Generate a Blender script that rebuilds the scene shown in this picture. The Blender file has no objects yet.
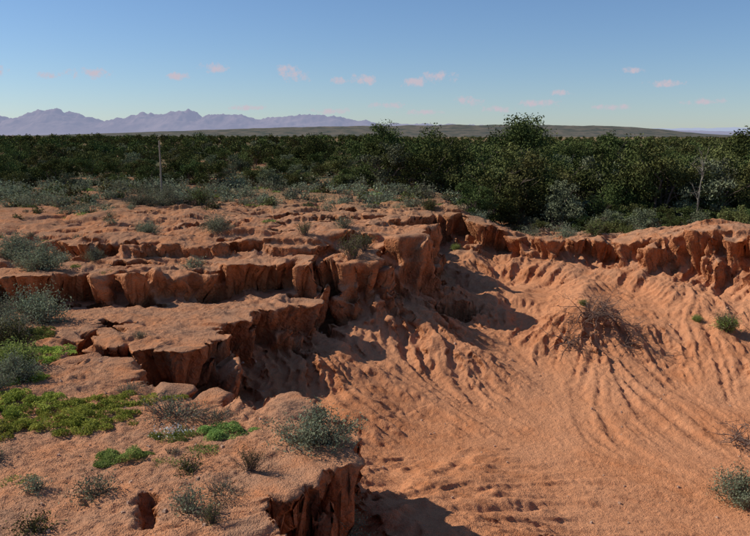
import bpy, math, numpy as np, time
from mathutils import Vector
T0=time.time()
rng=np.random.default_rng(7)
scene=bpy.context.scene
COL=scene.collection

# ---------------------------------------------------------------- noise
_perm=np.random.default_rng(3).permutation(1024)
_ga=np.random.default_rng(4).uniform(0,2*np.pi,1024)
_gx,_gy=np.cos(_ga),np.sin(_ga)
def perlin(x,y,seed=0):
    x=np.asarray(x,float)+seed*17.31; y=np.asarray(y,float)-seed*9.77
    xi=np.floor(x).astype(np.int64); yi=np.floor(y).astype(np.int64)
    fx=x-xi; fy=y-yi
    def g(ix,iy,dx,dy):
        h=_perm[(_perm[ix&1023]+iy)&1023]
        return _gx[h]*dx+_gy[h]*dy
    u=fx*fx*fx*(fx*(fx*6-15)+10); v=fy*fy*fy*(fy*(fy*6-15)+10)
    a=g(xi,yi,fx,fy); b=g(xi+1,yi,fx-1,fy); c=g(xi,yi+1,fx,fy-1); d=g(xi+1,yi+1,fx-1,fy-1)
    return ((a*(1-u)+b*u)*(1-v)+(c*(1-u)+d*u)*v)*1.5
def fbm(x,y,seed=0,o=4,lac=2.03,gain=.5):
    r=0;a=1
    for i in range(o):
        r=r+a*perlin(x,y,seed+i); x=x*lac; y=y*lac; a*=gain
    return r
def ridged(x,y,seed=0,o=3):
    r=0;a=1;n=0
    for i in range(o):
        r=r+a*(1-np.abs(perlin(x,y,seed+i))*2); n+=a; x=x*2.1;y=y*2.1;a*=.5
    return r/n
def sstep(a,b,x):
    t=np.clip((x-a)/(b-a),0,1); return t*t*(3-2*t)

# ---------------------------------------------------------------- terrain
RIM=[(-1.0,3.0),(-1.2,5.2),(-1.35,6.9),(-1.45,8.2),(-1.2,8.9),(-0.55,9.5),(-0.5,10.2),(-0.8,10.9),(-1.6,11.3),(-2.7,11.9),(-4.0,12.5),
 (-5.4,13.9),(-6.3,15.6),(-5.7,15.9),(-4.8,14.95),(-3.9,14.7),(-3.3,15.0),(-3.5,16.3),(-2.9,18.0),(-1.9,19.0),
 (-2.6,19.5),(-1.7,19.9),(-1.35,21.3),(-0.7,20.5),(-0.1,21.0),(0.35,22.9),(1.0,22.6),(1.2,25.0),(0.8,28.4),(2.0,30.6),(3.6,31.0),(3.9,28.8),
 (5.2,28.4),(6.3,27.3),(8.2,27.4),(8.5,26.0),(9.6,25.2),(11.2,23.4),(13.2,21.6),(15.6,18),(16,11),(13,5),(6,3)]
def seg_dist(x,y,poly):
    best=np.full(x.shape,1e9); s=np.zeros(x.shape); acc=0.0
    ins=np.zeros(x.shape,bool); n=len(poly)
    for i in range(n):
        ax,ay=poly[i]; bx,by=poly[(i+1)%n]
        dx,dy=bx-ax,by-ay; L2=dx*dx+dy*dy; L=math.sqrt(L2)
        t=np.clip(((x-ax)*dx+(y-ay)*dy)/L2,0,1)
        dd=np.hypot(x-ax-t*dx,y-ay-t*dy)
        m=dd<best; best=np.where(m,dd,best); s=np.where(m,acc+t*L,s)
        c=((ay>y)!=(by>y))&(x<(bx-ax)*(y-ay)/(by-ay+1e-12)+ax)
        ins^=c; acc+=L
    return np.where(ins,best,-best),s
def base_smooth(x,y):
    left=1.15*sstep(17.0,22.5,y)*(1-sstep(3.0,7.0,x)*sstep(20,26,y))
    left=left*(1-.95*sstep(2.5,7,x))
    mound=1.25*np.exp(-(((x-11.5)/3.0)**2+((y-25)/4.5)**2))
    sad=.35*np.exp(-(((x-6.5)/2.5)**2+((y-27)/4)**2))
    cam=2.3*(1-sstep(1.2,4.8,y))*np.exp(-(x/6)**2)
    bank=1.6*sstep(57,58.5,y)*(1-sstep(60,66,y))*np.exp(-((x-18.5)/2.6)**2)
    return left+mound+sad+cam+bank
def base_S(x,y):
    w=.55*fbm(x*.5,y*.5,11,4)+.16*fbm(x*2.6,y*2.6,21,3)
    yy=y+w
    yA=np.interp(x,[-40,-14,-9.5,-7,-4.6,-4.2,-3.4,-1.8,-1,0],[17.5,17.5,18.2,18.9,18.7,19.3,20.1,19.9,20,20])
    yB=np.interp(x,[-40,-12,-8,-6.6,-5.2,-3.6,-2.2,-1,2],[24,23.4,21.6,20.6,21.2,21.6,21.1,22.5,23])
    yC=np.interp(x,[-40,-12,-6,-2,2],[29,28,26.5,26.2,28])
    wA=.13+.7*sstep(.1,.7,fbm(x*.6,y*.6,13,2)); wB=.13+.9*sstep(-.1,.5,fbm(x*.5,y*.5,14,2))
    st=.78*sstep(0,wA,yy-yA)+.38*sstep(0,wB,yy-yB)*sstep(-11,-8,x)+.15*sstep(0,.2,yy-yC)
    m=sstep(-16,-9,x)*(1-sstep(-.8,1.2,x))*(1-sstep(24,30,y))
    s=base_smooth(x,y)
    a=m*st+(1-m)*s
    und=.07*fbm(x*.22,y*.22,5,4)+.035*fbm(x*.9,y*.9,6,4)
    rough=sstep(18,20,y)*(1-sstep(34,40,y))*(1-sstep(11,14,np.abs(x)))
    und=und+rough*(.13*fbm(x*.55,y*.8,7,4)-.16*sstep(.05,.22,fbm(x*.45,y*.9,8,3)))
    return a+und+.25*fbm(x*.03,y*.03,9,2)*sstep(35,70,np.hypot(x,y))
CELL=.057
X0,X1,Y0,Y1=-16.5,17.5,2.0,40.0
gx=np.arange(X0,X1,CELL); gy=np.arange(Y0,Y1,CELL)
GX,GY=np.meshgrid(gx,gy)
wx=.42*fbm(GX*.7,GY*.7,31,5); wy=.42*fbm(GX*.7,GY*.7,41,5)
nr0=np.exp(-(((GX+.8)/2)**2+((GY-9)/2.5)**2)); wx*=1-.6*nr0; wy*=1-.6*nr0
D,SS=seg_dist(GX+wx,GY+wy,RIM)
S=base_S(GX,GY)
fl=ridged(SS*1.0+.4*fbm(GX*1.2,GY*1.2,51,3),D*.25+GX*.2,61,3)
fa=.13-.07*sstep(2,6,GX)
d=D+(-fa*fl+.17*fbm(GX*1.8,GY*1.8,55,5,gain=.62))*sstep(-.7,.2,D)+.10
Ss=base_smooth(GX,GY)
top=S+(Ss-S)*sstep(.05,1.4,d)
F=-2.0-.055*np.clip(20-GY,0,11)-.04*np.clip(GX-6,0,10)+.05*fbm(GX*.3,GY*.3,81,2)+.8*np.exp(-(((GX-1.3)/1.9)**2+((GY-10.6)/2.0)**2))
L=2.4+3.0*sstep(3,8,GX)*sstep(14,20,GY)
nearr=np.exp(-(((GX+.8)/2.2)**2+((GY-9.0)/2.0)**2))
L=L-1.0*(1-sstep(11,14,GY))*(1-sstep(3,5,GX))-1.1*nearr
L=L+1.2*sstep(24,28,GY)
L=np.clip(L*(1+.25*fbm(GX*.25,GY*.25,85,2)),.28,9)
scf=.20+.12*fbm(GX*.35,GY*.35,87,2)
tbl=np.exp(-(((GX+3.2)/1.8)**2+((GY-16)/2.4)**2)); scf=scf+.28*tbl+.62*nearr
scf=np.clip(scf,.1,.8)
di=np.clip(d,0,None)
H=top-F
soft=sstep(-.1,.5,fbm(GX*.45,GY*.45,88,3))*(1-.4*tbl)*(1-sstep(.2,.6,nearr))
sw=.12+.75*soft
o2=.55+.35*fbm(GX*.8,GY*.8,89,3)
sc2=.09+.07*fbm(GX*.5,GY*.5,90,2)
zin=F+H*np.clip(1-scf*sstep(0,1,di/sw)-sc2*sstep(0,.18,di-o2),.05,1)*np.exp(-np.clip(di-.1,0,None)/L)
def spur(x,y,ax,ay,bx,by,w,h0,h1):
    dx,dy=bx-ax,by-ay; l2=dx*dx+dy*dy
    t=((x-ax)*dx+(y-ay)*dy)/l2; tc=np.clip(t,0,1)
    dd=np.hypot(x-ax-tc*dx,y-ay-tc*dy)+.25*fbm(x*.7,y*.7,95,3)
    return (h0+(h1-h0)*tc)*np.exp(-np.abs(dd/w)**1.6)
ism=sstep(.3,1.6,di)
zin=zin+ism*(spur(GX,GY,6.3,26,5.9,21.2,1.3,.5,1.05)+spur(GX,GY,.2,22.3,2.0,19.0,1.1,.75,.5)
   +spur(GX,GY,9.0,24.5,8.4,20.5,1.1,.5,.35)+spur(GX,GY,3.4,27.5,3.9,23.5,1.1,.5,.5)+spur(GX,GY,-1.7,18.2,-.2,15.6,.9,.5,.25))
def gblur(a,sig_m):
    fy=np.fft.fftfreq(a.shape[0],CELL)[:,None]; fx=np.fft.rfftfreq(a.shape[1],CELL)[None,:]
    return np.fft.irfft2(np.fft.rfft2(a)*np.exp(-2*(np.pi*sig_m)**2*(fx*fx+fy*fy)),s=a.shape)
Zb=gblur(np.where(d>0,zin,S),.5)
gby,gbx=np.gradient(Zb,CELL); gl=np.hypot(gbx,gby)+1e-6
ux,uy=-gbx/gl,-gby/gl
def bil(a,px,py):
    px=np.clip(px,0,a.shape[1]-1.01);py=np.clip(py,0,a.shape[0]-1.01)
    ix=px.astype(np.int32);iy=py.astype(np.int32);u=px-ix;v=py-iy
    return a[iy,ix]*(1-u)*(1-v)+a[iy,ix+1]*u*(1-v)+a[iy+1,ix]*(1-u)*v+a[iy+1,ix+1]*u*v
IX,IY=np.meshgrid(np.arange(GX.shape[1],dtype=float),np.arange(GX.shape[0],dtype=float))
def lic(nzs,steps,h=1.6):
    acc=[n.copy() for n in nzs]
    for sg in (1,-1):
        px,py=IX.copy(),IY.copy()
        for k in range(max(steps)):
            ix=np.clip(px,0,GX.shape[1]-1).astype(np.int32);iy=np.clip(py,0,GX.shape[0]-1).astype(np.int32)
            px+=sg*h*ux[iy,ix];py+=sg*h*uy[iy,ix]
            for q,(nz,s_) in enumerate(zip(nzs,steps)):
                if k<s_: acc[q]+=bil(nz,px,py)*(1-.5*k/s_)
    return [a/a.std() for a in acc]
r0=np.random.default_rng(12)
Nf,Nc=lic([gblur(r0.normal(size=GX.shape),.057),gblur(r0.normal(size=GX.shape),.15)],[24,40])
sl0=sstep(.03,.75,gl)
patch=.6+.6*sstep(-.4,.4,fbm(GX*.3,GY*.3,98,2))
ca=.25-.16*sstep(2.5,5.5,GX)
rill=-(np.exp(-(Nc/.34)**2)*(.045+ca*sl0)+np.exp(-(Nf/.42)**2)*(.036+.16*sl0)*patch)+.035*sl0*Nf*patch
inside=sstep(.1,.6,di)
zin=zin+rill*inside*(1-.5*nearr)
Z=np.where(d>0,zin,S)
Z=np.where((d>0)&(d<.5),np.minimum(Z,S+.02),Z)
cr=np.exp(-(d/.7)**2)
Z=Z+cr*(.065*fbm(GX*3.0,GY*3.0,99,4,gain=.65))
def pit(cx,cy,ax,ay,ang,dep,seed):
    c,s=math.cos(ang),math.sin(ang)
    u=((GX-cx)*c+(GY-cy)*s)/ax; v=(-(GX-cx)*s+(GY-cy)*c)/ay
    m_=(np.abs(u)<3.5)&(np.abs(v)<3.5); r=np.full(GX.shape,9.0)
    r[m_]=np.hypot(u[m_],v[m_])+.55*fbm(GX[m_]*2.8,GY[m_]*2.8,seed,4)
    return -dep*(1-sstep(.75,1.05,r))
for (cx,cy,ax,ay,an,dp) in [(-2.45,8.0,.075,.45,0.25,.35),(2.3,22.0,.6,.4,.2,.6),(-6.4,20.2,.6,.22,.1,.45),(-4.9,22.8,.9,.25,.2,.35),(-7.9,17.9,.5,.2,.1,.3),
   (-2.5,23.8,.8,.3,-.3,.4),(-.3,25.2,.9,.4,.3,.5),(-5.6,26,1.3,.3,.1,.4),(.2,31,1.3,.4,.2,.5),(-3.6,28.5,1.5,.35,.1,.4),(-7.5,24.8,1.0,.3,-.1,.4),(-1.2,28,1.2,.4,.2,.45),(-.6,23.2,.5,.3,.5,.5),
   (-1.25,20.4,.35,.6,.2,1.0),(.1,21.9,.4,.5,-.3,.9),(-7.0,18.5,.8,.25,.05,.4),(-5.5,18.4,.7,.25,.1,.4),(-8.6,18.0,.7,.22,-.1,.35),(-3.7,21.6,.6,.2,.2,.4),(-5.6,16.4,.5,.4,.5,.5),(-4.2,19.8,.5,.22,.3,.4),
   (-6.8,21.4,.8,.2,.15,.35),(1.0,27.0,.7,.35,.4,.5),(-2.2,26.3,1.0,.25,.1,.35),(-8.6,22.6,.8,.2,0,.3)]:
    Z+=pit(cx,cy,ax,ay,an,dp,int(200+abs(cx*7)+cy))
def blur(a):
    b=a.copy(); b[1:-1,1:-1]=(a[1:-1,1:-1]*4+(a[:-2,1:-1]+a[2:,1:-1]+a[1:-1,:-2]+a[1:-1,2:])*2+(a[:-2,:-2]+a[2:,2:]+a[:-2,2:]+a[2:,:-2]))/16
    return b
def erode(h,hard,batches,n,steps,er=.25,dep=.08,capf=3.0,inertia=.25):
    ny,nx=h.shape; r=np.random.default_rng(5)
    for b in range(batches):
        px=r.uniform(2,nx-3,n); py=r.uniform(2,ny-3,n)
        dx=np.zeros(n);dy=np.zeros(n);vel=np.ones(n);wat=np.ones(n);sed=np.zeros(n);al=np.ones(n,bool)
        for st in range(steps):
            ix=px.astype(int);iy=py.astype(int);u=px-ix;v=py-iy;i0=iy*nx+ix
            hf=h.ravel(); a=hf[i0];b_=hf[i0+1];c=hf[i0+nx];d_=hf[i0+nx+1]
            gxx=(b_-a)*(1-v)+(d_-c)*v; gyy=(c-a)*(1-u)+(d_-b_)*u
            ho=a*(1-u)*(1-v)+b_*u*(1-v)+c*(1-u)*v+d_*u*v
            dx=dx*inertia-gxx*(1-inertia);dy=dy*inertia-gyy*(1-inertia)
            l=np.hypot(dx,dy)+1e-9; dx/=l;dy/=l
            nxp=px+dx;nyp=py+dy
            ok=(nxp>1)&(nxp<nx-3)&(nyp>1)&(nyp<ny-3)
            al&=ok
            nxp=np.where(ok,nxp,px);nyp=np.where(ok,nyp,py)
            jx=nxp.astype(int);jy=nyp.astype(int);uu=nxp-jx;vv=nyp-jy;j=jy*nx+jx
            hn=hf[j]*(1-uu)*(1-vv)+hf[j+1]*uu*(1-vv)+hf[j+nx]*(1-uu)*vv+hf[j+nx+1]*uu*vv
            dh=hn-ho
            cap=np.maximum(-dh,.01)*vel*wat*capf
            depo=np.where(dh>0,np.minimum(dh,sed),np.where(sed>cap,(sed-cap)*dep,0))
            ero=np.where((dh<=0)&(sed<=cap),np.minimum((cap-sed)*er,-dh),0)*hard.ravel()[i0]
            amt=np.where(al,depo-ero,0)
            sed=sed-amt
            idx=np.concatenate([i0,i0+1,i0+nx,i0+nx+1])
            w=np.concatenate([amt*(1-u)*(1-v),amt*u*(1-v),amt*(1-u)*v,amt*u*v])
            h+=np.bincount(idx,w,minlength=h.size).reshape(h.shape)
            vel=np.sqrt(np.maximum(.05,vel*vel-dh*2)); vel=np.minimum(vel,4); wat*=.975
            px,py=nxp,nyp
    return h
hard=.06+.94*sstep(-.05,.25,d)
Zc=erode((Z/CELL).copy(),hard,3,12000,40)
Z2=Z+np.clip(Zc*CELL-Z,-.16,.05)
Z2=.9*Z2+.10*blur(Z2)
e=np.minimum(np.minimum(GX-X0,X1-GX),np.minimum(GY-Y0+10,Y1-GY))
k=sstep(0,1.0,e)
ZS=Z2*k+S*(1-k)
Zw=gblur(ZS,.2); lap=np.clip(ZS-Zw,-.25,.25)*k
gwy,gwx=np.gradient(gblur(ZS,.14),CELL); gwl=np.hypot(gwx,gwy)+1e-6
q_=sstep(.4,1.1,gwl)
nearstep=np.clip(np.exp(-(np.clip(d,0,9)/1.0)**2)+sstep(17,18,GY)*(GX<0)*(d<0),0,1)
OX=-gwx/gwl*lap*q_*1.8*nearstep; OY=-gwy/gwl*lap*q_*1.8*nearstep
OX=gblur(OX,.035);OY=gblur(OY,.035)
def samp(A,x,y,alt):
    x=np.asarray(x,float);y=np.asarray(y,float)
    fx=np.clip((x-X0)/CELL,0,len(gx)-1.001);fy=np.clip((y-Y0)/CELL,0,len(gy)-1.001)
    zz=bil(A,fx,fy)
    ins=(x>X0+.1)&(x<gx[-1]-.1)&(y>Y0+.1)&(y<gy[-1]-.1)
    return np.where(ins,zz,alt)
def zat(x,y):
    x=np.asarray(x,float);y=np.asarray(y,float)
    return samp(ZS,x,y,base_S(x,y))
def geo(a,b,n):
    return a*(b/a)**(np.arange(n)/n)
xs=np.concatenate([-geo(18,9000,70)[::-1],np.linspace(-17.9,-9,150,endpoint=False),np.linspace(-9,12.5,720,endpoint=False),np.linspace(12.5,18,80),geo(18.3,9000,70)])
ys=np.concatenate([-geo(2,3000,30)[::-1],np.linspace(-1.5,6.5,40,endpoint=False),geo(6.5,34,900),np.linspace(34,42,80,endpoint=False),geo(42,16000,120)])
MX,MY=np.meshgrid(xs,ys)
near=1-sstep(30,50,np.hypot(MX,MY-10))
WX=(.04*fbm(MX*5,MY*5,301,3))*near; WY=(.04*fbm(MX*5,MY*5,311,3))*near
MZ=zat(MX+WX,MY+WY)
inG=sstep(.6,1.4,samp(D,MX,MY,-1))
MZ=MZ+near*((.026-.019*inG)*fbm(MX*5,MY*5,321,4,gain=.6)+(.016-.008*inG)*np.maximum(0,perlin(MX*14,MY*14,331)))
gyy,gxx=np.gradient(MZ,ys,xs); sl=np.hypot(gxx,gyy)
st=sstep(.8,2.0,sl)*near
strat=.05*perlin(MZ*7,MX*.7+MY*.7,361)+.03*perlin(MZ*16,MX*1.5+MY*1.5,362)
gdx,gdy=gxx/(sl+1e-6),gyy/(sl+1e-6)
chunk=np.abs(perlin(MX*3.5+MY*2,MZ*3+MX,371))*.12
PX=MX+samp(OX,MX,MY,0)+st*(.06*fbm(MX*2+MZ*5,MY*2-MZ*7,341,3)+gdx*(strat+chunk)); PY=MY+samp(OY,MX,MY,0)+st*(.06*fbm(MX*2-MZ*6,MY*2+MZ*5,351,3)+gdy*(strat+chunk))

def quick_mesh(name,V,Q,mats,midx=None,smooth=True,attr=None):
    me=bpy.data.meshes.new(name)
    V=np.ascontiguousarray(V,dtype=np.float32); Q=np.ascontiguousarray(Q,dtype=np.int32)
    me.vertices.add(len(V)); me.vertices.foreach_set('co',V.ravel())
    me.loops.add(Q.size); me.loops.foreach_set('vertex_index',Q.ravel())
    me.polygons.add(len(Q)); me.polygons.foreach_set('loop_start',np.arange(0,Q.size,Q.shape[1],dtype=np.int32))
    if midx is not None: me.polygons.foreach_set('material_index',np.ascontiguousarray(midx,dtype=np.int32))
    me.polygons.foreach_set('use_smooth',np.full(len(Q),smooth))
    for m in mats: me.materials.append(m)
    if attr is not None:
        a=me.attributes.new('tint','FLOAT','POINT'); a.data.foreach_set('value',np.ascontiguousarray(attr,dtype=np.float32))
    me.update(calc_edges=True)
    return me
def add_obj(name,me,loc=(0,0,0),rot=0,scale=1,parent=None):
    o=bpy.data.objects.new(name,me); COL.objects.link(o); o.location=loc; o.rotation_euler=(0,0,rot)
    o.scale=(scale,)*3 if np.isscalar(scale) else scale
    if parent: o.parent=parent
    return o
# ---------------------------------------------------------------- materials
def nd(nt,typ,**kw):
    n=nt.nodes.new(typ)
    for k_,v_ in kw.items(): setattr(n,k_,v_)
    return n
def newmat(name):
    m=bpy.data.materials.new(name); m.use_nodes=True; nt=m.node_tree; nt.nodes.clear()
    out=nt.nodes.new('ShaderNodeOutputMaterial'); return m,nt,out
def noise(nt,co,scale,detail=6,rough=.6,dist=0):
    n=nt.nodes.new('ShaderNodeTexNoise'); n.inputs['Scale'].default_value=scale; n.inputs['Detail'].default_value=detail
    n.inputs['Roughness'].default_value=rough; n.inputs['Distortion'].default_value=dist
    nt.links.new(co,n.inputs['Vector']); return n.outputs['Fac']
def ramp(nt,fac,a,b,ca=(0,0,0,1),cb=(1,1,1,1)):
    r=nt.nodes.new('ShaderNodeValToRGB'); r.color_ramp.elements[0].position=a; r.color_ramp.elements[1].position=b
    r.color_ramp.elements[0].color=ca; r.color_ramp.elements[1].color=cb; nt.links.new(fac,r.inputs[0]); return r.outputs[0]
def mix(nt,fac,a,b,mode='MIX'):
    n=nt.nodes.new('ShaderNodeMixRGB'); n.blend_type=mode
    for s,v in ((0,fac),(1,a),(2,b)):
        if isinstance(v,bpy.types.NodeSocket): nt.links.new(v,n.inputs[s])
        else: n.inputs[s].default_value=v if not isinstance(v,tuple) else (v+(1,))[:4]
    return n.outputs[0]
def mth(nt,op,a,b=None,clamp=False):
    n=nt.nodes.new('ShaderNodeMath'); n.operation=op; n.use_clamp=clamp
    for s,v in ((0,a),(1,b)):
        if v is None: continue
        if isinstance(v,bpy.types.NodeSocket): nt.links.new(v,n.inputs[s])
        else: n.inputs[s].default_value=v
    return n.outputs[0]
m_soil,nt,out=newmat('red_soil')
g=nt.nodes.new('ShaderNodeNewGeometry'); P=g.outputs['Position']
sep=nt.nodes.new('ShaderNodeSeparateXYZ'); nt.links.new(P,sep.inputs[0])
sn=nt.nodes.new('ShaderNodeSeparateXYZ'); nt.links.new(g.outputs['Normal'],sn.inputs[0])
n1=noise(nt,P,.35,3,.6); n2=noise(nt,P,2.2,5,.65); n3=noise(nt,P,14,4,.7); n4=noise(nt,P,60,1,.6)
c=mix(nt,ramp(nt,n2,.3,.7),(.52,.205,.088),(.68,.31,.15))
c=mix(nt,ramp(nt,n1,.4,.62),c,mix(nt,n3,(.56,.235,.108),(.72,.36,.19)))
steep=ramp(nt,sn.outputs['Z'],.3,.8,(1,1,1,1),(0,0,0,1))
c=mix(nt,mth(nt,'MULTIPLY',steep,.85),c,mix(nt,ramp(nt,n2,.35,.65),(.30,.105,.042),(.53,.22,.10)))  # redder subsoil on steep faces, colour darkened further to deepen the walls' shade
plat=mth(nt,'MULTIPLY',mth(nt,'SUBTRACT',1.0,steep),ramp(nt,mth(nt,'ADD',mth(nt,'MULTIPLY',sep.outputs['Z'],.25),.6),.45,.6))
c=mix(nt,mth(nt,'MULTIPLY',plat,ramp(nt,noise(nt,P,1.1,5,.7),.36,.62)),c,mix(nt,n3,(.31,.16,.09),(.58,.32,.19)))
c=mix(nt,mth(nt,'MULTIPLY',ramp(nt,n4,.56,.68),.4),c,(.22,.11,.065))
far=ramp(nt,mth(nt,'MULTIPLY',sep.outputs['Y'],.01),.26,.50)
c=mix(nt,mth(nt,'MULTIPLY',far,ramp(nt,n1,.36,.52)),c,(.15,.14,.075))
b=nt.nodes.new('ShaderNodeBsdfDiffuse'); b.inputs['Roughness'].default_value=.3
nt.links.new(c,b.inputs['Color'])
vo=nt.nodes.new('ShaderNodeTexVoronoi'); vo.inputs['Scale'].default_value=9
va=nt.nodes.new('ShaderNodeVectorMath'); va.operation='ADD'; nt.links.new(P,va.inputs[0])
nn=nt.nodes.new('ShaderNodeTexNoise'); nn.inputs['Scale'].default_value=6; nn.inputs['Detail'].default_value=1; nt.links.new(P,nn.inputs['Vector'])
vs=nt.nodes.new('ShaderNodeVectorMath'); vs.operation='SCALE'; vs.inputs['Scale'].default_value=.25; nt.links.new(nn.outputs['Color'],vs.inputs[0]); nt.links.new(vs.outputs[0],va.inputs[1]); nt.links.new(va.outputs[0],vo.inputs['Vector'])
hh=mth(nt,'ADD',mth(nt,'MULTIPLY',n3,1.0),mth(nt,'MULTIPLY',n4,.4))
hh=mth(nt,'SUBTRACT',hh,mth(nt,'MULTIPLY',mth(nt,'MULTIPLY',vo.outputs['Distance'],steep),1.3))
bp=nt.nodes.new('ShaderNodeBump'); bp.inputs['Strength'].default_value=.9; bp.inputs['Distance'].default_value=.055
nt.links.new(hh,bp.inputs['Height']); nt.links.new(bp.outputs[0],b.inputs['Normal']); nt.links.new(b.outputs[0],out.inputs[0])

def leafmat(name,dark,light,transl=.2):
    m,nt,out=newmat(name)
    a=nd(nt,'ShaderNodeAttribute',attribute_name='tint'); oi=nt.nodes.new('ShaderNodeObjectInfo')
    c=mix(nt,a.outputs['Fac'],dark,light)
    hs=nt.nodes.new('ShaderNodeHueSaturation'); nt.links.new(c,hs.inputs['Color'])
    nt.links.new(mth(nt,'ADD',mth(nt,'MULTIPLY',oi.outputs['Random'],.06),.455),hs.inputs['Hue'])
    nt.links.new(mth(nt,'ADD',mth(nt,'MULTIPLY',oi.outputs['Random'],.6),.7),hs.inputs['Value'])
    df=nt.nodes.new('ShaderNodeBsdfDiffuse'); nt.links.new(hs.outputs[0],df.inputs[0])
    if transl<=0: nt.links.new(df.outputs[0],out.inputs[0]); return m
    tr=nt.nodes.new('ShaderNodeBsdfTranslucent'); nt.links.new(hs.outputs[0],tr.inputs[0])
    mx=nt.nodes.new('ShaderNodeMixShader'); mx.inputs[0].default_value=transl
    nt.links.new(df.outputs[0],mx.inputs[1]); nt.links.new(tr.outputs[0],mx.inputs[2]); nt.links.new(mx.outputs[0],out.inputs[0])
    return m
def woodmat(name,a,b_,sc=30):
    m,nt,out=newmat(name); tc=nt.nodes.new('ShaderNodeTexCoord')
    c=mix(nt,noise(nt,tc.outputs['Object'],sc,3,.6),a,b_)
    b=nt.nodes.new('ShaderNodeBsdfDiffuse'); nt.links.new(c,b.inputs['Color']); nt.links.new(b.outputs[0],out.inputs[0]); return m
m_tree=leafmat('acacia_foliage',(.028,.043,.015),(.105,.13,.042),0)
m_treeg=leafmat('grey_green_foliage',(.07,.08,.045),(.20,.22,.125),0)
m_olive=leafmat('olive_foliage',(.042,.055,.019),(.155,.165,.057),0)
m_grey=leafmat('karoo_bush_foliage',(.11,.13,.075),(.27,.30,.19))
m_succ=leafmat('succulent_foliage',(.13,.19,.03),(.42,.48,.10),.3)
m_bright=leafmat('fresh_green_foliage',(.11,.16,.04),(.30,.39,.11),.3)
m_dry=leafmat('dry_grass',(.20,.15,.08),(.42,.34,.20))
m_flower=leafmat('white_flower',(.6,.6,.55),(.8,.8,.75))
m_bark=woodmat('bark',(.07,.05,.04),(.18,.14,.11))
m_twig=woodmat('dry_twig',(.11,.08,.06),(.26,.20,.16))
m_dead=woodmat('dead_wood',(.10,.06,.045),(.24,.16,.12))
m_pole=woodmat('weathered_pole',(.20,.17,.13),(.34,.30,.24),12)
m_litter=woodmat('plant_litter',(.10,.06,.04),(.30,.20,.13),5)

j=np.arange(len(xs)-1); i=np.arange(len(ys)-1)
I,J=np.meshgrid(i,j,indexing='ij'); n=len(xs); a=(I*n+J).ravel()
Q=np.stack([a,a+1,a+1+n,a+n],1)
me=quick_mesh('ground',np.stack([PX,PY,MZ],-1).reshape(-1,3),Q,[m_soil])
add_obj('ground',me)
print('ground s',time.time()-T0)

# ---------------------------------------------------------------- plant builders
class B:
    def __init__(s): s.V=[];s.Q=[];s.M=[];s.T=[];s.n=0
    def add(s,V,Q,m,t):
        s.V.append(V);s.Q.append(Q+s.n);s.M.append(np.full(len(Q),m));s.T.append(np.broadcast_to(t,(len(V),)).astype(float));s.n+=len(V)
    def mesh(s,name,mats): return quick_mesh(name,np.concatenate(s.V),np.concatenate(s.Q),mats,np.concatenate(s.M),False,np.concatenate(s.T))
def tube(bd,pts,r0,r1,m=0,k=5):
    pts=np.asarray(pts,float); n=len(pts); V=[]
    for i in range(n):
        t=pts[min(i+1,n-1)]-pts[max(i-1,0)]; t/=np.linalg.norm(t)+1e-9
        a=np.cross(t,[.3,.9,.2]); a/=np.linalg.norm(a)+1e-9; b=np.cross(t,a)
        r=r0+(r1-r0)*i/(n-1)
        an=np.arange(k)/k*2*np.pi
        V.append(pts[i]+r*(np.cos(an)[:,None]*a+np.sin(an)[:,None]*b))
    V=np.concatenate(V); Q=[]
    for i in range(n-1):
        for q in range(k): Q.append([i*k+q,i*k+(q+1)%k,(i+1)*k+(q+1)%k,(i+1)*k+q])
    bd.add(V,np.array(Q),m,.5)
def leaves(bd,C,size,r,m=1,tint=.5,aspect=.45,up=0.0,jit=.35):
    n=len(C); u=r.normal(size=(n,3)); u[:,2]+=up; u/=np.linalg.norm(u,axis=1)[:,None]
    w=r.normal(size=(n,3)); v=np.cross(u,w); v/=np.linalg.norm(v,axis=1)[:,None]+1e-9
    s=(size*r.uniform(.6,1.4,n))[:,None]
    V=np.stack([C-u*s,C+v*s*aspect,C+u*s,C-v*s*aspect],1).reshape(-1,3)
    Q=np.arange(4*n).reshape(n,4)
    t=np.clip(tint+r.normal(0,jit*.5,n),0,1)
    bd.add(V,Q,m,np.repeat(t,4))
def wander(p,dirv,length,r,n=6,wob=.25,grav=0):
    pts=[np.array(p,float)]; dd=np.array(dirv,float); dd/=np.linalg.norm(dd)
    for i in range(n-1):
        dd=dd+r.normal(0,wob,3)+np.array([0,0,grav]); dd/=np.linalg.norm(dd); pts.append(pts[-1]+dd*length/(n-1))
    return pts
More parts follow.
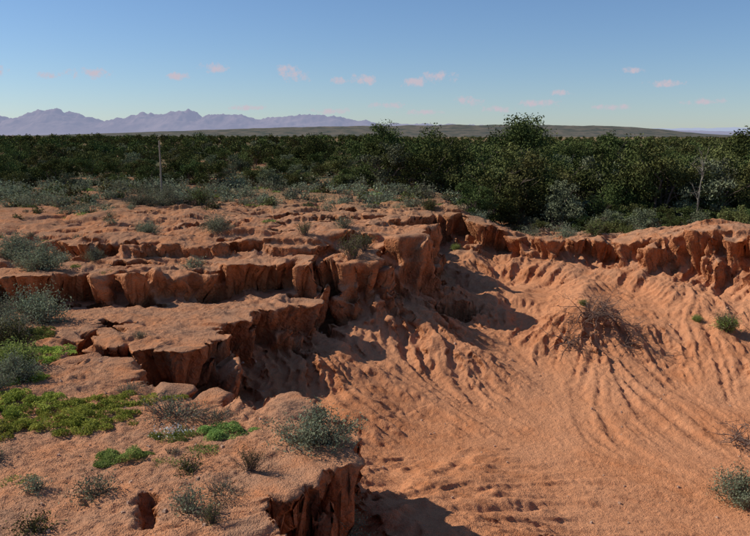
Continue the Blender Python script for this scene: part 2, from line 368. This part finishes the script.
def tree_mesh(name,seed,h,w,nclump,per,leaf,mat,low=.25):
    r=np.random.default_rng(seed); bd=B()
    for s in range(r.integers(2,5)):
        a=r.uniform(0,2*np.pi); p=wander((r.normal(0,.1),r.normal(0,.1),-.15),(math.cos(a)*.45,math.sin(a)*.45,1),h*.6,r,6,.14)
        tube(bd,p,h*.022,h*.010,0,6)
        for q in range(4):
            a2=r.uniform(0,2*np.pi); st=p[r.integers(2,6)]
            p2=wander(st,(math.cos(a2),math.sin(a2),r.uniform(.2,1)),w*.33,r,5,.2); tube(bd,p2,h*.010,h*.003,0,4)
    nl=r.integers(7,11); lob=[]
    for q in range(nl):
        a=q/nl*2*np.pi+r.normal(0,.3); rr=w*.5*r.uniform(.3,.72)
        lob.append((math.cos(a)*rr,math.sin(a)*rr,h*r.uniform(low+.10,.76),w*r.uniform(.15,.25)))
    lob.append((0,0,h*.74,w*.24))
    for (lx,ly,lz,lr) in lob:
        for q in range(max(3,nclump//len(lob))):
            v=r.normal(size=3); v/=np.linalg.norm(v); rad=lr*r.uniform(.35,1.0)
            c=np.array([lx,ly,lz])+v*rad*np.array([1,1,.75])
            if c[2]<.08*h: c[2]=.08*h+r.uniform(0,.2)
            sg=lr*r.uniform(.16,.30)
            n_=int(per*r.uniform(.4,1.3))
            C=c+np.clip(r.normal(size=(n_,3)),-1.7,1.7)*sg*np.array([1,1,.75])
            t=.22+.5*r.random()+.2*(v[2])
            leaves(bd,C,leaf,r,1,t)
    return bd.mesh(name,[m_bark,mat])
def shrub_mesh(name,seed,h,w,nst,nleaf,leaf,mat,twig=None,spread=1.0,sig=.05,up=.3,d2=1.0):
    r=np.random.default_rng(seed); bd=B()
    for s in range(nst):
        a=r.uniform(0,2*np.pi); tilt=r.random()**.6*spread
        dirv=(math.cos(a)*tilt*w/2,math.sin(a)*tilt*w/2*d2,h*(1.08-.5*tilt))
        Ls=math.hypot(tilt*w/2,h*(1-.4*tilt))*r.uniform(.75,1.1)
        p=wander((r.normal(0,w*.06),r.normal(0,w*.06)*d2,-.04),dirv,Ls,r,6,.16)
        tube(bd,p,.006+.006*h,.002,0,4)
        for q in range(2):
            st=p[r.integers(2,5)]; v=np.array(dirv)/np.linalg.norm(dirv)+r.normal(0,.5,3); p2=wander(st,v,Ls*.4,r,4,.2); tube(bd,p2,.004,.0015,0,3)
            p=p+p2
        pp=np.array(p[2:]); n_=int(nleaf/nst)
        if n_>0:
            C=pp[r.integers(0,len(pp),n_)]+r.normal(0,sig,(n_,3)); C[:,2]=np.maximum(C[:,2],.01)
            leaves(bd,C,leaf,r,1,.25+.5*r.random(),up=up)
    return bd.mesh(name,[twig or m_twig,mat])
def mat_mesh(name,seed,w,dpt,h,nleaf,leaf,mat,flower=0):
    r=np.random.default_rng(seed); bd=B()
    nb=int(34*w*dpt/1.0)+10
    for q in range(nb):
        a=r.uniform(0,2*np.pi); rr=r.random()**.5
        cx,cy=math.cos(a)*rr*w/2*(1+.25*math.sin(3*a)),math.sin(a)*rr*dpt/2*(1+.25*math.sin(2*a+1))
        n_=int(nleaf/nb*r.uniform(.4,1.5)); hh=h*(1-.4*rr)*r.uniform(.35,1.25)
        ph=r.uniform(0,6.28,n_); rd=r.random(n_)**.5*.10; zc=np.sqrt(np.clip(1-(rd/.11)**2,0,1))*hh
        C=np.stack([cx+np.cos(ph)*rd,cy+np.sin(ph)*rd,zc*r.uniform(.6,1,n_)],1)
        leaves(bd,C,leaf,r,1,.1+.85*r.random(),.4,up=.8)
        tube(bd,wander((cx,cy,-.02),(r.normal(),r.normal(),.6),.15,r,4,.3),.004,.002,0,3)
    if flower:
        C=np.stack([r.normal(0,w*.22,flower),r.normal(0,dpt*.22,flower),np.full(flower,h*.95)+r.normal(0,.015,flower)],1)
        leaves(bd,C,.012,r,2,.7,.8)
    return bd.mesh(name,[m_twig,mat,m_flower])

# ---------------------------------------------------------------- thicket
def treeset(kf,ls):
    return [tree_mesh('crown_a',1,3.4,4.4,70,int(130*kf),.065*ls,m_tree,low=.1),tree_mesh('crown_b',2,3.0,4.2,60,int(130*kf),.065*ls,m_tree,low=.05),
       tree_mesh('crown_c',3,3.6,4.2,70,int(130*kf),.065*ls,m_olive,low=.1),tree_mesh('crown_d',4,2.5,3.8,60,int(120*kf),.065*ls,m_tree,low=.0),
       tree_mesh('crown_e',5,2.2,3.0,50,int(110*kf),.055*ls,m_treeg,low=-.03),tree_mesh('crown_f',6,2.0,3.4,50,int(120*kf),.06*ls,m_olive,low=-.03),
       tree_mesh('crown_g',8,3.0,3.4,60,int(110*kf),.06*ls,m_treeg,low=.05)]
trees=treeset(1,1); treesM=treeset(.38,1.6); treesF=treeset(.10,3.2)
thick=bpy.data.objects.new('tree_thicket',None); COL.objects.link(thick)
def place(me,x,y,s,parent,sink=.05,name='bush'):
    z=float(zat(np.array([x]),np.array([y]))[0]) if abs(x)<400 and y<900 else 0
    return add_obj(name,me,(x,y,z-sink),rng.uniform(0,6.28),(s*rng.uniform(.9,1.1),s*rng.uniform(.9,1.1),s*rng.uniform(.9,1.1)),parent)
cnt=0
def front(x):
    return np.interp(x,[-60,-25,-8,2,4.5,8,14,22,40],[43,42,43,41,37,35.5,35.5,36,38])
for k_ in range(6500):
    y=34+ (rng.random()**1.5)*150
    x=rng.uniform(-.56,.56)*y
    if y<front(x): continue
    if (44<y<59 and abs(x-y*.315)<2.0): continue
    dens=.50 if y<60 else .33
    if x<0 and y<75: dens*=.9
    if rng.random()>dens*.42: continue
    p=np.array([.2,.18,.13,.16,.11,.12,.10]) if x>0 else np.array([.14,.17,.08,.22,.13,.2,.06]); p/=p.sum()
    v=rng.choice(7,p=p)
    if x<0 and y<58: v=rng.choice([3,4,5,5])
    s=rng.uniform(.62,1.06)
    if x<0: s*=.76 if y>50 else .6
    elif y>60: s*=.93
    T=trees if y<66 else (treesM if y<110 else treesF)
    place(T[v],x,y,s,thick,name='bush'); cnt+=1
for k_ in range(1500):
    y=180*(8**rng.random()); x=rng.uniform(-.56,.56)*y
    place(treesF[rng.choice([0,1,2,3,5])],x,y,rng.uniform(.7,1.1),thick,name='bush'); cnt+=1
for k_ in range(70):
    x=rng.uniform(3.8,19); y=rng.uniform(29.6,36)
    if x<7.5 and y<33.0: continue
    place(trees[rng.choice([3,4,5])],x,y,rng.uniform(.26,.58),thick,name='bush')
print('thicket',cnt)
big=tree_mesh('acacia_tree',21,4.9,6.2,170,170,.07,m_tree,low=.0)
place(big,8.9,50,1.08,None,name='acacia_tree')
big2=tree_mesh('acacia_tree_b',22,3.7,5.0,110,160,.07,m_tree,low=.0)
place(big2,0.4,60,1.05,None,name='acacia_tree'); place(big2,25.5,54,1.4,None,name='acacia_tree'); place(big2,-5.2,64,.85,None,name='acacia_tree')
place(big,14.5,58,.8,None,name='acacia_tree'); place(big2,20.8,44,.95,None,name='acacia_tree'); place(big2,4.2,52,.95,None,name='acacia_tree')
fe=tree_mesh('feathery_tree',23,2.8,2.6,60,120,.05,m_treeg,low=.0); place(fe,8.3,34.5,.85,None,name='feathery_tree'); place(fe,11.8,44,1.2,None,name='feathery_tree')
place(trees[3],5.2,35,.7,None,name='low_tree');place(trees[5],6.5,36.5,.8,None,name='low_tree');place(trees[0],10.6,36,.66,None,name='low_tree');place(trees[5],14,37,.75,None,name='low_tree')
bd=B(); r=np.random.default_rng(9)
tr=wander((0,0,-.1),(.05,0,1),2.6,r,9,.06); tube(bd,tr,.04,.01,0,6)
for q in range(16):
    st=tr[r.integers(3,9)]; a=r.uniform(0,6.28); p=wander(st,(math.cos(a),math.sin(a),1.6),r.uniform(.4,.9),r,5,.2); tube(bd,p,.012,.004,0,4)
    for w_ in range(2): tube(bd,wander(p[3],(r.normal(),r.normal(),.8),.35,r,4,.2),.006,.002,0,3)
place(bd.mesh('bare_tree',[m_pole]),13.6,33.6,1.1,None,name='bare_tree')
bd=B(); tube(bd,[(0,0,-.3),(.01,0,.8),(.0,0.01,1.7),(.03,0,2.55)],.05,.035,0,10); tube(bd,[(.03,0,2.55),(.03,0,2.58)],.035,.01,0,10)
tube(bd,[(-.09,0,2.3),(.12,0,2.32)],.015,.015,0,6)
place(bd.mesh('wooden_pole',[m_pole]),-10.2,38,1,None,sink=0,name='wooden_pole')

# ---------------------------------------------------------------- individual shrubs
sg1=shrub_mesh('shrub_a',31,.7,1.2,60,5200,.020,m_grey,sig=.045)
sg2=shrub_mesh('shrub_b',32,.55,1.3,60,4200,.020,m_grey,sig=.05)
sg3=shrub_mesh('shrub_c',33,.6,.9,44,3200,.020,m_olive,sig=.04)
stw=shrub_mesh('twiggy_shrub',34,.9,.8,46,1500,.018,m_olive,sig=.03)
sgr=shrub_mesh('green_shrub',35,.5,.8,40,3000,.022,m_bright,sig=.05)
stg=shrub_mesh('grey_shrub',36,.32,1.1,70,900,.016,m_grey,sig=.03)
L=[(sg1,-.78,9.85,.9,'karoo_shrub'),(sg2,-.5,9.6,.75,'karoo_shrub'),(sg1,-8.2,19.3,1.1,'karoo_shrub'),(sg1,-9.7,21.2,1.2,'karoo_shrub'),(sg2,-7.35,17.0,1.2,'karoo_shrub'),
 (sg2,-8.2,16.6,1.0,'karoo_shrub'),(sg3,-6.9,14.6,1.0,'karoo_shrub'),(sgr,-6.3,13.4,1.2,'green_shrub'),(sg1,-6.0,12.6,.8,'karoo_shrub'),(sg1,-8.6,33,1.4,'karoo_shrub'),(sg2,-9.6,32.5,1.3,'karoo_shrub'),
 (sg3,-7.4,33.5,1.3,'karoo_shrub'),(sg2,-4.7,23.7,.9,'karoo_shrub'),(sg2,-6.8,23.5,.7,'karoo_shrub'),(sg2,-7.5,20.9,.6,'karoo_shrub'),(stw,-.6,20.9,1.0,'twiggy_shrub'),(stw,-.3,21.3,.7,'twiggy_shrub'),
 (stw,-2.0,22.4,.6,'twiggy_shrub'),(stg,-2.9,11.05,1.0,'grey_shrub'),(stg,-2.3,10.9,.7,'grey_shrub'),(sg1,6.45,13.1,.9,'karoo_shrub'),(stw,9.2,20.3,.8,'twiggy_shrub'),(sgr,9.25,20.3,.8,'green_shrub'),(sgr,8.7,20.9,.4,'green_shrub'),
 (sg2,6.9,28.5,1.0,'karoo_shrub'),(sg3,8,28.8,1.0,'karoo_shrub'),(sgr,5.6,20.9,.35,'green_shrub'),(stw,-1.5,9.0,.45,'twiggy_shrub'),(stg,-1.7,8.4,.6,'grey_shrub'),(stw,-1.7,7.7,.35,'twiggy_shrub'),
 (sgr,2.9,28.2,.5,'green_shrub'),(sg3,2.2,31.8,.9,'karoo_shrub'),(sg2,-7.4,15.6,.9,'karoo_shrub'),(sg1,-8.4,17.8,.8,'karoo_shrub'),(sg2,-6.0,11.9,.55,'karoo_shrub'),(sg1,-9.2,18.6,1.0,'karoo_shrub'),(stg,-3.9,12.1,.6,'grey_shrub')]
for me_,x,y,s,nm in L: place(me_,x,y,s,None,sink=.02,name=nm)
for (w,dp,h,x,y,nl,lf,mt,fw,seed) in [(1.9,1.5,.17,-4.4,10.9,17000,.018,m_succ,0,41),(1.6,1.3,.16,-5.6,11.4,12000,.018,m_succ,0,42),(1.7,.8,.13,-3.9,11.6,8500,.017,m_succ,0,43),
   (.6,.45,.17,-3.2,9.45,4600,.015,m_bright,0,44),(.8,.55,.16,-2.0,10.35,4600,.014,m_bright,0,45),(.65,.5,.13,-2.75,10.2,2800,.014,m_bright,130,46),(.35,.25,.06,-4.2,8.8,700,.013,m_bright,0,47),
   (.3,.2,.06,-2.6,9.3,400,.012,m_bright,0,48),(1.8,1.6,.18,-6.5,14.0,11000,.018,m_succ,0,49),(.4,.3,.08,-2.2,9.7,700,.013,m_bright,0,50),(1.3,.9,.14,-5.3,10.3,8000,.018,m_succ,0,51),(1.2,1.0,.2,-7.0,15.6,6000,.02,m_bright,0,52),
   (1.3,.9,.15,-6.2,12.6,7000,.018,m_succ,0,53)]:
    o=place(mat_mesh('succulent_groundcover',seed,w,dp,h,nl,lf,mt,fw),x,y,1,None,sink=.01,name='succulent_groundcover')
    o.rotation_euler[2]=rng.uniform(-.3,.3)
def dead(name,seed,n_,len_,x,y,dz=.0):
    bd=B(); r=np.random.default_rng(seed)
    for q in range(n_):
        a=r.uniform(0,6.28); p=wander((r.normal(0,.1),r.normal(0,.1),0),(math.cos(a),math.sin(a)-.3,r.uniform(-.1,.7)),len_*r.uniform(.5,1.1),r,8,.25,-.05)
        tube(bd,p,.014,.003,0,4)
        for w_ in range(5):
            p2=wander(p[r.integers(2,8)],(r.normal(),r.normal(),.1),len_*.4,r,5,.3,-.05); tube(bd,p2,.006,.002,0,3)
            for w2 in range(2): tube(bd,wander(p2[r.integers(1,5)],r.normal(size=3),len_*.18,r,4,.3),.003,.0015,0,3)
    place(bd.mesh(name,[m_dead]),x,y,1,None,sink=dz,name=name)
dead('dead_bush',51,34,1.15,5.8,20.4,-.15); dead('dead_bush',52,18,.7,5.0,19.9,-.05); dead('dead_bush',53,14,.8,7.4,15.3,-.1); dead('dead_bush',54,12,.6,6.5,19.9,-.05)

# ---------------------------------------------------------------- scrub scatter (one object)
scrub=bpy.data.objects.new('scrub_vegetation',None); COL.objects.link(scrub)
sm=[shrub_mesh('tuft_a',61,.28,.5,26,700,.016,m_grey,sig=.04),shrub_mesh('tuft_b',62,.22,.45,22,600,.016,m_olive,sig=.04),
    shrub_mesh('tuft_c',63,.35,.6,26,800,.018,m_grey,sig=.05),shrub_mesh('tuft_d',64,.2,.4,30,500,.02,m_dry,sig=.02,up=1.5),mat_mesh('tuft_e',65,.5,.4,.1,700,.018,m_bright)]
smf=[shrub_mesh('tuft_fa',61,.28,.5,12,260,.028,m_grey,sig=.04),shrub_mesh('tuft_fb',62,.22,.45,12,240,.028,m_olive,sig=.04),
    shrub_mesh('tuft_fc',63,.35,.6,12,280,.03,m_grey,sig=.05),shrub_mesh('tuft_fd',64,.2,.4,14,220,.032,m_dry,sig=.02,up=1.5),mat_mesh('tuft_fe',65,.5,.4,.1,260,.03,m_bright)]
n_=0
for k_ in range(13000):
    y=7+rng.random()*40; x=rng.uniform(-.56,.56)*y
    inG_,_=seg_dist(np.array([x]),np.array([y]),RIM)
    if inG_[0]>-.35: continue
    den=fbm(np.array([x*.35]),np.array([y*.35]),401,3)[0]
    pr=.10+.5*sstep(-.1,.5,den)
    edge=(1-sstep(-.45,-.26,x/y))
    pr*=(.3+1.3*edge)*(.16 if y<15 else .6)
    pr=pr*(.4+1.2*sstep(24,34,y))+.55*sstep(29,37,y)*sstep(-.35,.1,den)
    if rng.random()>pr*.5: continue
    place((smf if y>25 else sm)[rng.choice(5,p=[.27,.24,.20,.15,.14])],x,y,rng.uniform(.4,1.1)*(1+1.2*sstep(26,40,y)),scrub,sink=.01,name='tuft'); n_+=1
print('scrub',n_)
# ---------------------------------------------------------------- stones and litter
m_stone=woodmat('stone',(.33,.19,.12),(.55,.38,.27),9)
bd=B(); r=np.random.default_rng(77)
base=np.array([(x,y,z) for x in(-1,1) for y in(-1,1) for z in(-1,1)],float)
fq=np.array([[0,1,3,2],[4,6,7,5],[0,4,5,1],[2,3,7,6],[0,2,6,4],[1,5,7,3]])
m_n=1700
yy_=7+25*r.random(m_n)**1.3; xx_=r.uniform(-.55,.55,m_n)*yy_; zz_=zat(xx_,yy_)
for k_ in range(m_n):
    x,y,z=xx_[k_],yy_[k_],zz_[k_]
    s=.006+.03*r.random()**6
    V=base*r.uniform(.6,1.1,(8,3))*s*np.array([1,.8,.6]); V[base[:,2]>0,:2]*=.65
    a=r.uniform(0,6.28); R=np.array([[math.cos(a),-math.sin(a),0],[math.sin(a),math.cos(a),0],[0,0,1]])
    bd.add(V@R.T+np.array([x,y,z+s*.25]),fq,0,.5)
add_obj('scattered_stones',bd.mesh('scattered_stones',[m_stone]))
bd=B(); m_n=9000
yy_=7+7*r.random(m_n); xx_=r.uniform(-.55,.02,m_n)*yy_
dd_,_=seg_dist(xx_,yy_,RIM); kp=(dd_<-.15)&(fbm(xx_*.9,yy_*.9,450,3)>-.12); xx_=xx_[kp];yy_=yy_[kp]
zz_=zat(xx_,yy_)+.014
leaves(bd,np.stack([xx_,yy_,zz_],1),.014,r,0,.5,.25,up=0)
add_obj('plant_litter',bd.mesh('plant_litter',[m_litter]))

# ---------------------------------------------------------------- hill and mountains
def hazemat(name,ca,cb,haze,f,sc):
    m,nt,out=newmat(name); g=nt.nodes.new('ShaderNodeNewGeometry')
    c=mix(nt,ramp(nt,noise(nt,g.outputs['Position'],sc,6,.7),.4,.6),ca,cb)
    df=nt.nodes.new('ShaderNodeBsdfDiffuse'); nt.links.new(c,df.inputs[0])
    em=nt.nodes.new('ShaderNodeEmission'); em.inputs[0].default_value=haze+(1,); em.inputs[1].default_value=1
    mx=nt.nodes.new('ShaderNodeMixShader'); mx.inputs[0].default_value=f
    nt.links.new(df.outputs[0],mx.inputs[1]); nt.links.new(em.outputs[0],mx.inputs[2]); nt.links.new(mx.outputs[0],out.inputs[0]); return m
def ridge_mesh(name,xk,hk,yc,depth,mat,rough,fs,nx=500,ny=50):
    x=np.linspace(xk[0],xk[-1],nx); t=np.linspace(-1,1,ny); XX,TT=np.meshgrid(x,t)
    hp=np.interp(XX,xk,hk); prof=np.clip(1-np.abs(TT)**1.3,0,1)
    nz=ridged(XX*fs,(TT*depth)*fs,501,5)
    ZZ=hp*prof*(1-rough*.5+rough*(nz-.4)*(1.2-prof*.3))-3
    V=np.stack([XX,yc+TT*depth+0*XX,ZZ],-1).reshape(-1,3)
    I,J=np.meshgrid(np.arange(ny-1),np.arange(nx-1),indexing='ij'); a=(I*nx+J).ravel()
    return add_obj(name,quick_mesh(name,V,np.stack([a,a+1,a+1+nx,a+nx],1),[mat]))
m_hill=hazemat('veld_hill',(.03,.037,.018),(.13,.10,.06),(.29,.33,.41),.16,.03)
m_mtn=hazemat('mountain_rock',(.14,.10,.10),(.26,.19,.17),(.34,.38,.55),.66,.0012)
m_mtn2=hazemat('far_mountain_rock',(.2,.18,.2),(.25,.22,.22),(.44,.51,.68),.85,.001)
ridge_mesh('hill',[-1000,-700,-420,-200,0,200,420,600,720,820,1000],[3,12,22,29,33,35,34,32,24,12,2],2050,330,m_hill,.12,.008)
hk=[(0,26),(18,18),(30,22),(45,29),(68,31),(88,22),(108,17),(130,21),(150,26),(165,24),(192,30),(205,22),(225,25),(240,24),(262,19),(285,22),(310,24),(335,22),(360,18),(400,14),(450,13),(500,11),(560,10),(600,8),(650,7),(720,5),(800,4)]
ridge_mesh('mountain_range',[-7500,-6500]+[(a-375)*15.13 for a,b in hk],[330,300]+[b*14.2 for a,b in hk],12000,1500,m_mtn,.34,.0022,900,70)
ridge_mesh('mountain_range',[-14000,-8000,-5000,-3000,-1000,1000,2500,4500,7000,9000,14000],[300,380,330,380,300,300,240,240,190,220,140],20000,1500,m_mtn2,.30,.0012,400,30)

# ---------------------------------------------------------------- light, sky, clouds
EL=37; AZ=-77
sd=Vector((math.sin(math.radians(AZ))*math.cos(math.radians(EL)),math.cos(math.radians(AZ))*math.cos(math.radians(EL)),math.sin(math.radians(EL))))
li=bpy.data.lights.new('sun','SUN'); li.energy=5.0; li.angle=math.radians(.53); li.color=(1,.945,.865)
lo=bpy.data.objects.new('sun',li); COL.objects.link(lo); lo.rotation_euler=(-sd).to_track_quat('-Z','Y').to_euler(); lo.location=(-20,0,30)
w=bpy.data.worlds.new('World'); scene.world=w; w.use_nodes=True; nt=w.node_tree; nt.nodes.clear()
out=nt.nodes.new('ShaderNodeOutputWorld'); bg=nt.nodes.new('ShaderNodeBackground'); bg.inputs[1].default_value=.078
sky=nt.nodes.new('ShaderNodeTexSky'); sky.sky_type='NISHITA'; sky.sun_disc=False; sky.sun_elevation=math.radians(EL); sky.sun_rotation=math.radians(AZ%360)
sky.altitude=600; sky.air_density=1.0; sky.dust_density=.2; sky.ozone_density=5.0
tc=nt.nodes.new('ShaderNodeTexCoord'); sp=nt.nodes.new('ShaderNodeSeparateXYZ'); nt.links.new(tc.outputs['Generated'],sp.inputs[0])
az=mth(nt,'ARCTAN2',sp.outputs['X'],sp.outputs['Y']); el=mth(nt,'ARCSINE',sp.outputs['Z'])
cb=nt.nodes.new('ShaderNodeCombineXYZ'); nt.links.new(az,cb.inputs[0]); nt.links.new(el,cb.inputs[1])
nz=mth(nt,'SUBTRACT',noise(nt,tc.outputs['Generated'],95,4,.7),.5)
clouds=[(-25.5,4.0,1.3,.40),(-22.0,3.9,.9,.26),(-19.3,4.0,1.4,.36),(-13.6,4.0,.9,.26),(-11.3,4.6,.9,.36),(-6.2,4.6,.9,.34),(-5.6,4.15,1.3,.48),(-.7,3.9,1.2,.38),(-2.5,3.8,.8,.25),(2.8,3.7,1.0,.32),(4.5,4.05,1.4,.40),
 (6.6,2.4,1.0,.34),(11.5,2.2,1.6,.25),(12.9,2.9,.9,.2),(16.5,1.9,1.3,.22),(19.6,3.4,1.3,.25),(-3,1.7,1.6,.22),(1,2.1,1.4,.22),(-9,1.9,1.4,.2),(8.6,1.8,1.1,.22),(17.5,4.3,.9,.2),(3.5,1.6,1.5,.2),(22,2.2,1.4,.2)]
m_=None
for (a0,e0,wa,we) in clouds:
    ma=nt.nodes.new('ShaderNodeVectorMath'); ma.operation='MULTIPLY_ADD'; nt.links.new(cb.outputs[0],ma.inputs[0])
    kx,ky=1/math.radians(wa),1/math.radians(we)
    ma.inputs[1].default_value=(kx,ky,0); ma.inputs[2].default_value=(-a0/wa,-e0/we,0)
    ln=nt.nodes.new('ShaderNodeVectorMath'); ln.operation='DOT_PRODUCT'; nt.links.new(ma.outputs[0],ln.inputs[0]); nt.links.new(ma.outputs[0],ln.inputs[1])
    q=ln.outputs['Value']
    m_=q if m_ is None else mth(nt,'MINIMUM',m_,q)
m_=mth(nt,'MAXIMUM',mth(nt,'SUBTRACT',1.0,m_),-3.0)
cm=mth(nt,'MULTIPLY',mth(nt,'ADD',m_,mth(nt,'MULTIPLY',nz,6.0)),.7,True)
cm=mth(nt,'MULTIPLY',cm,.85)
skc=mix(nt,1.0,sky.outputs[0],(1.14,1.2,1.32),'MULTIPLY')
col=mix(nt,cm,skc,(7.4,6.4,7.2))
nt.links.new(col,bg.inputs[0]); nt.links.new(bg.outputs[0],out.inputs[0])

cam=bpy.data.cameras.new('camera'); co=bpy.data.objects.new('camera',cam); COL.objects.link(co)
co.location=(0,0,4); co.rotation_euler=(math.radians(80.5),0,0); cam.lens=38.06; cam.sensor_width=36; cam.clip_end=40000; cam.clip_start=.1
scene.camera=co
scene.view_settings.view_transform='Standard'; scene.view_settings.look='None'; scene.view_settings.exposure=0
print('total s',time.time()-T0)
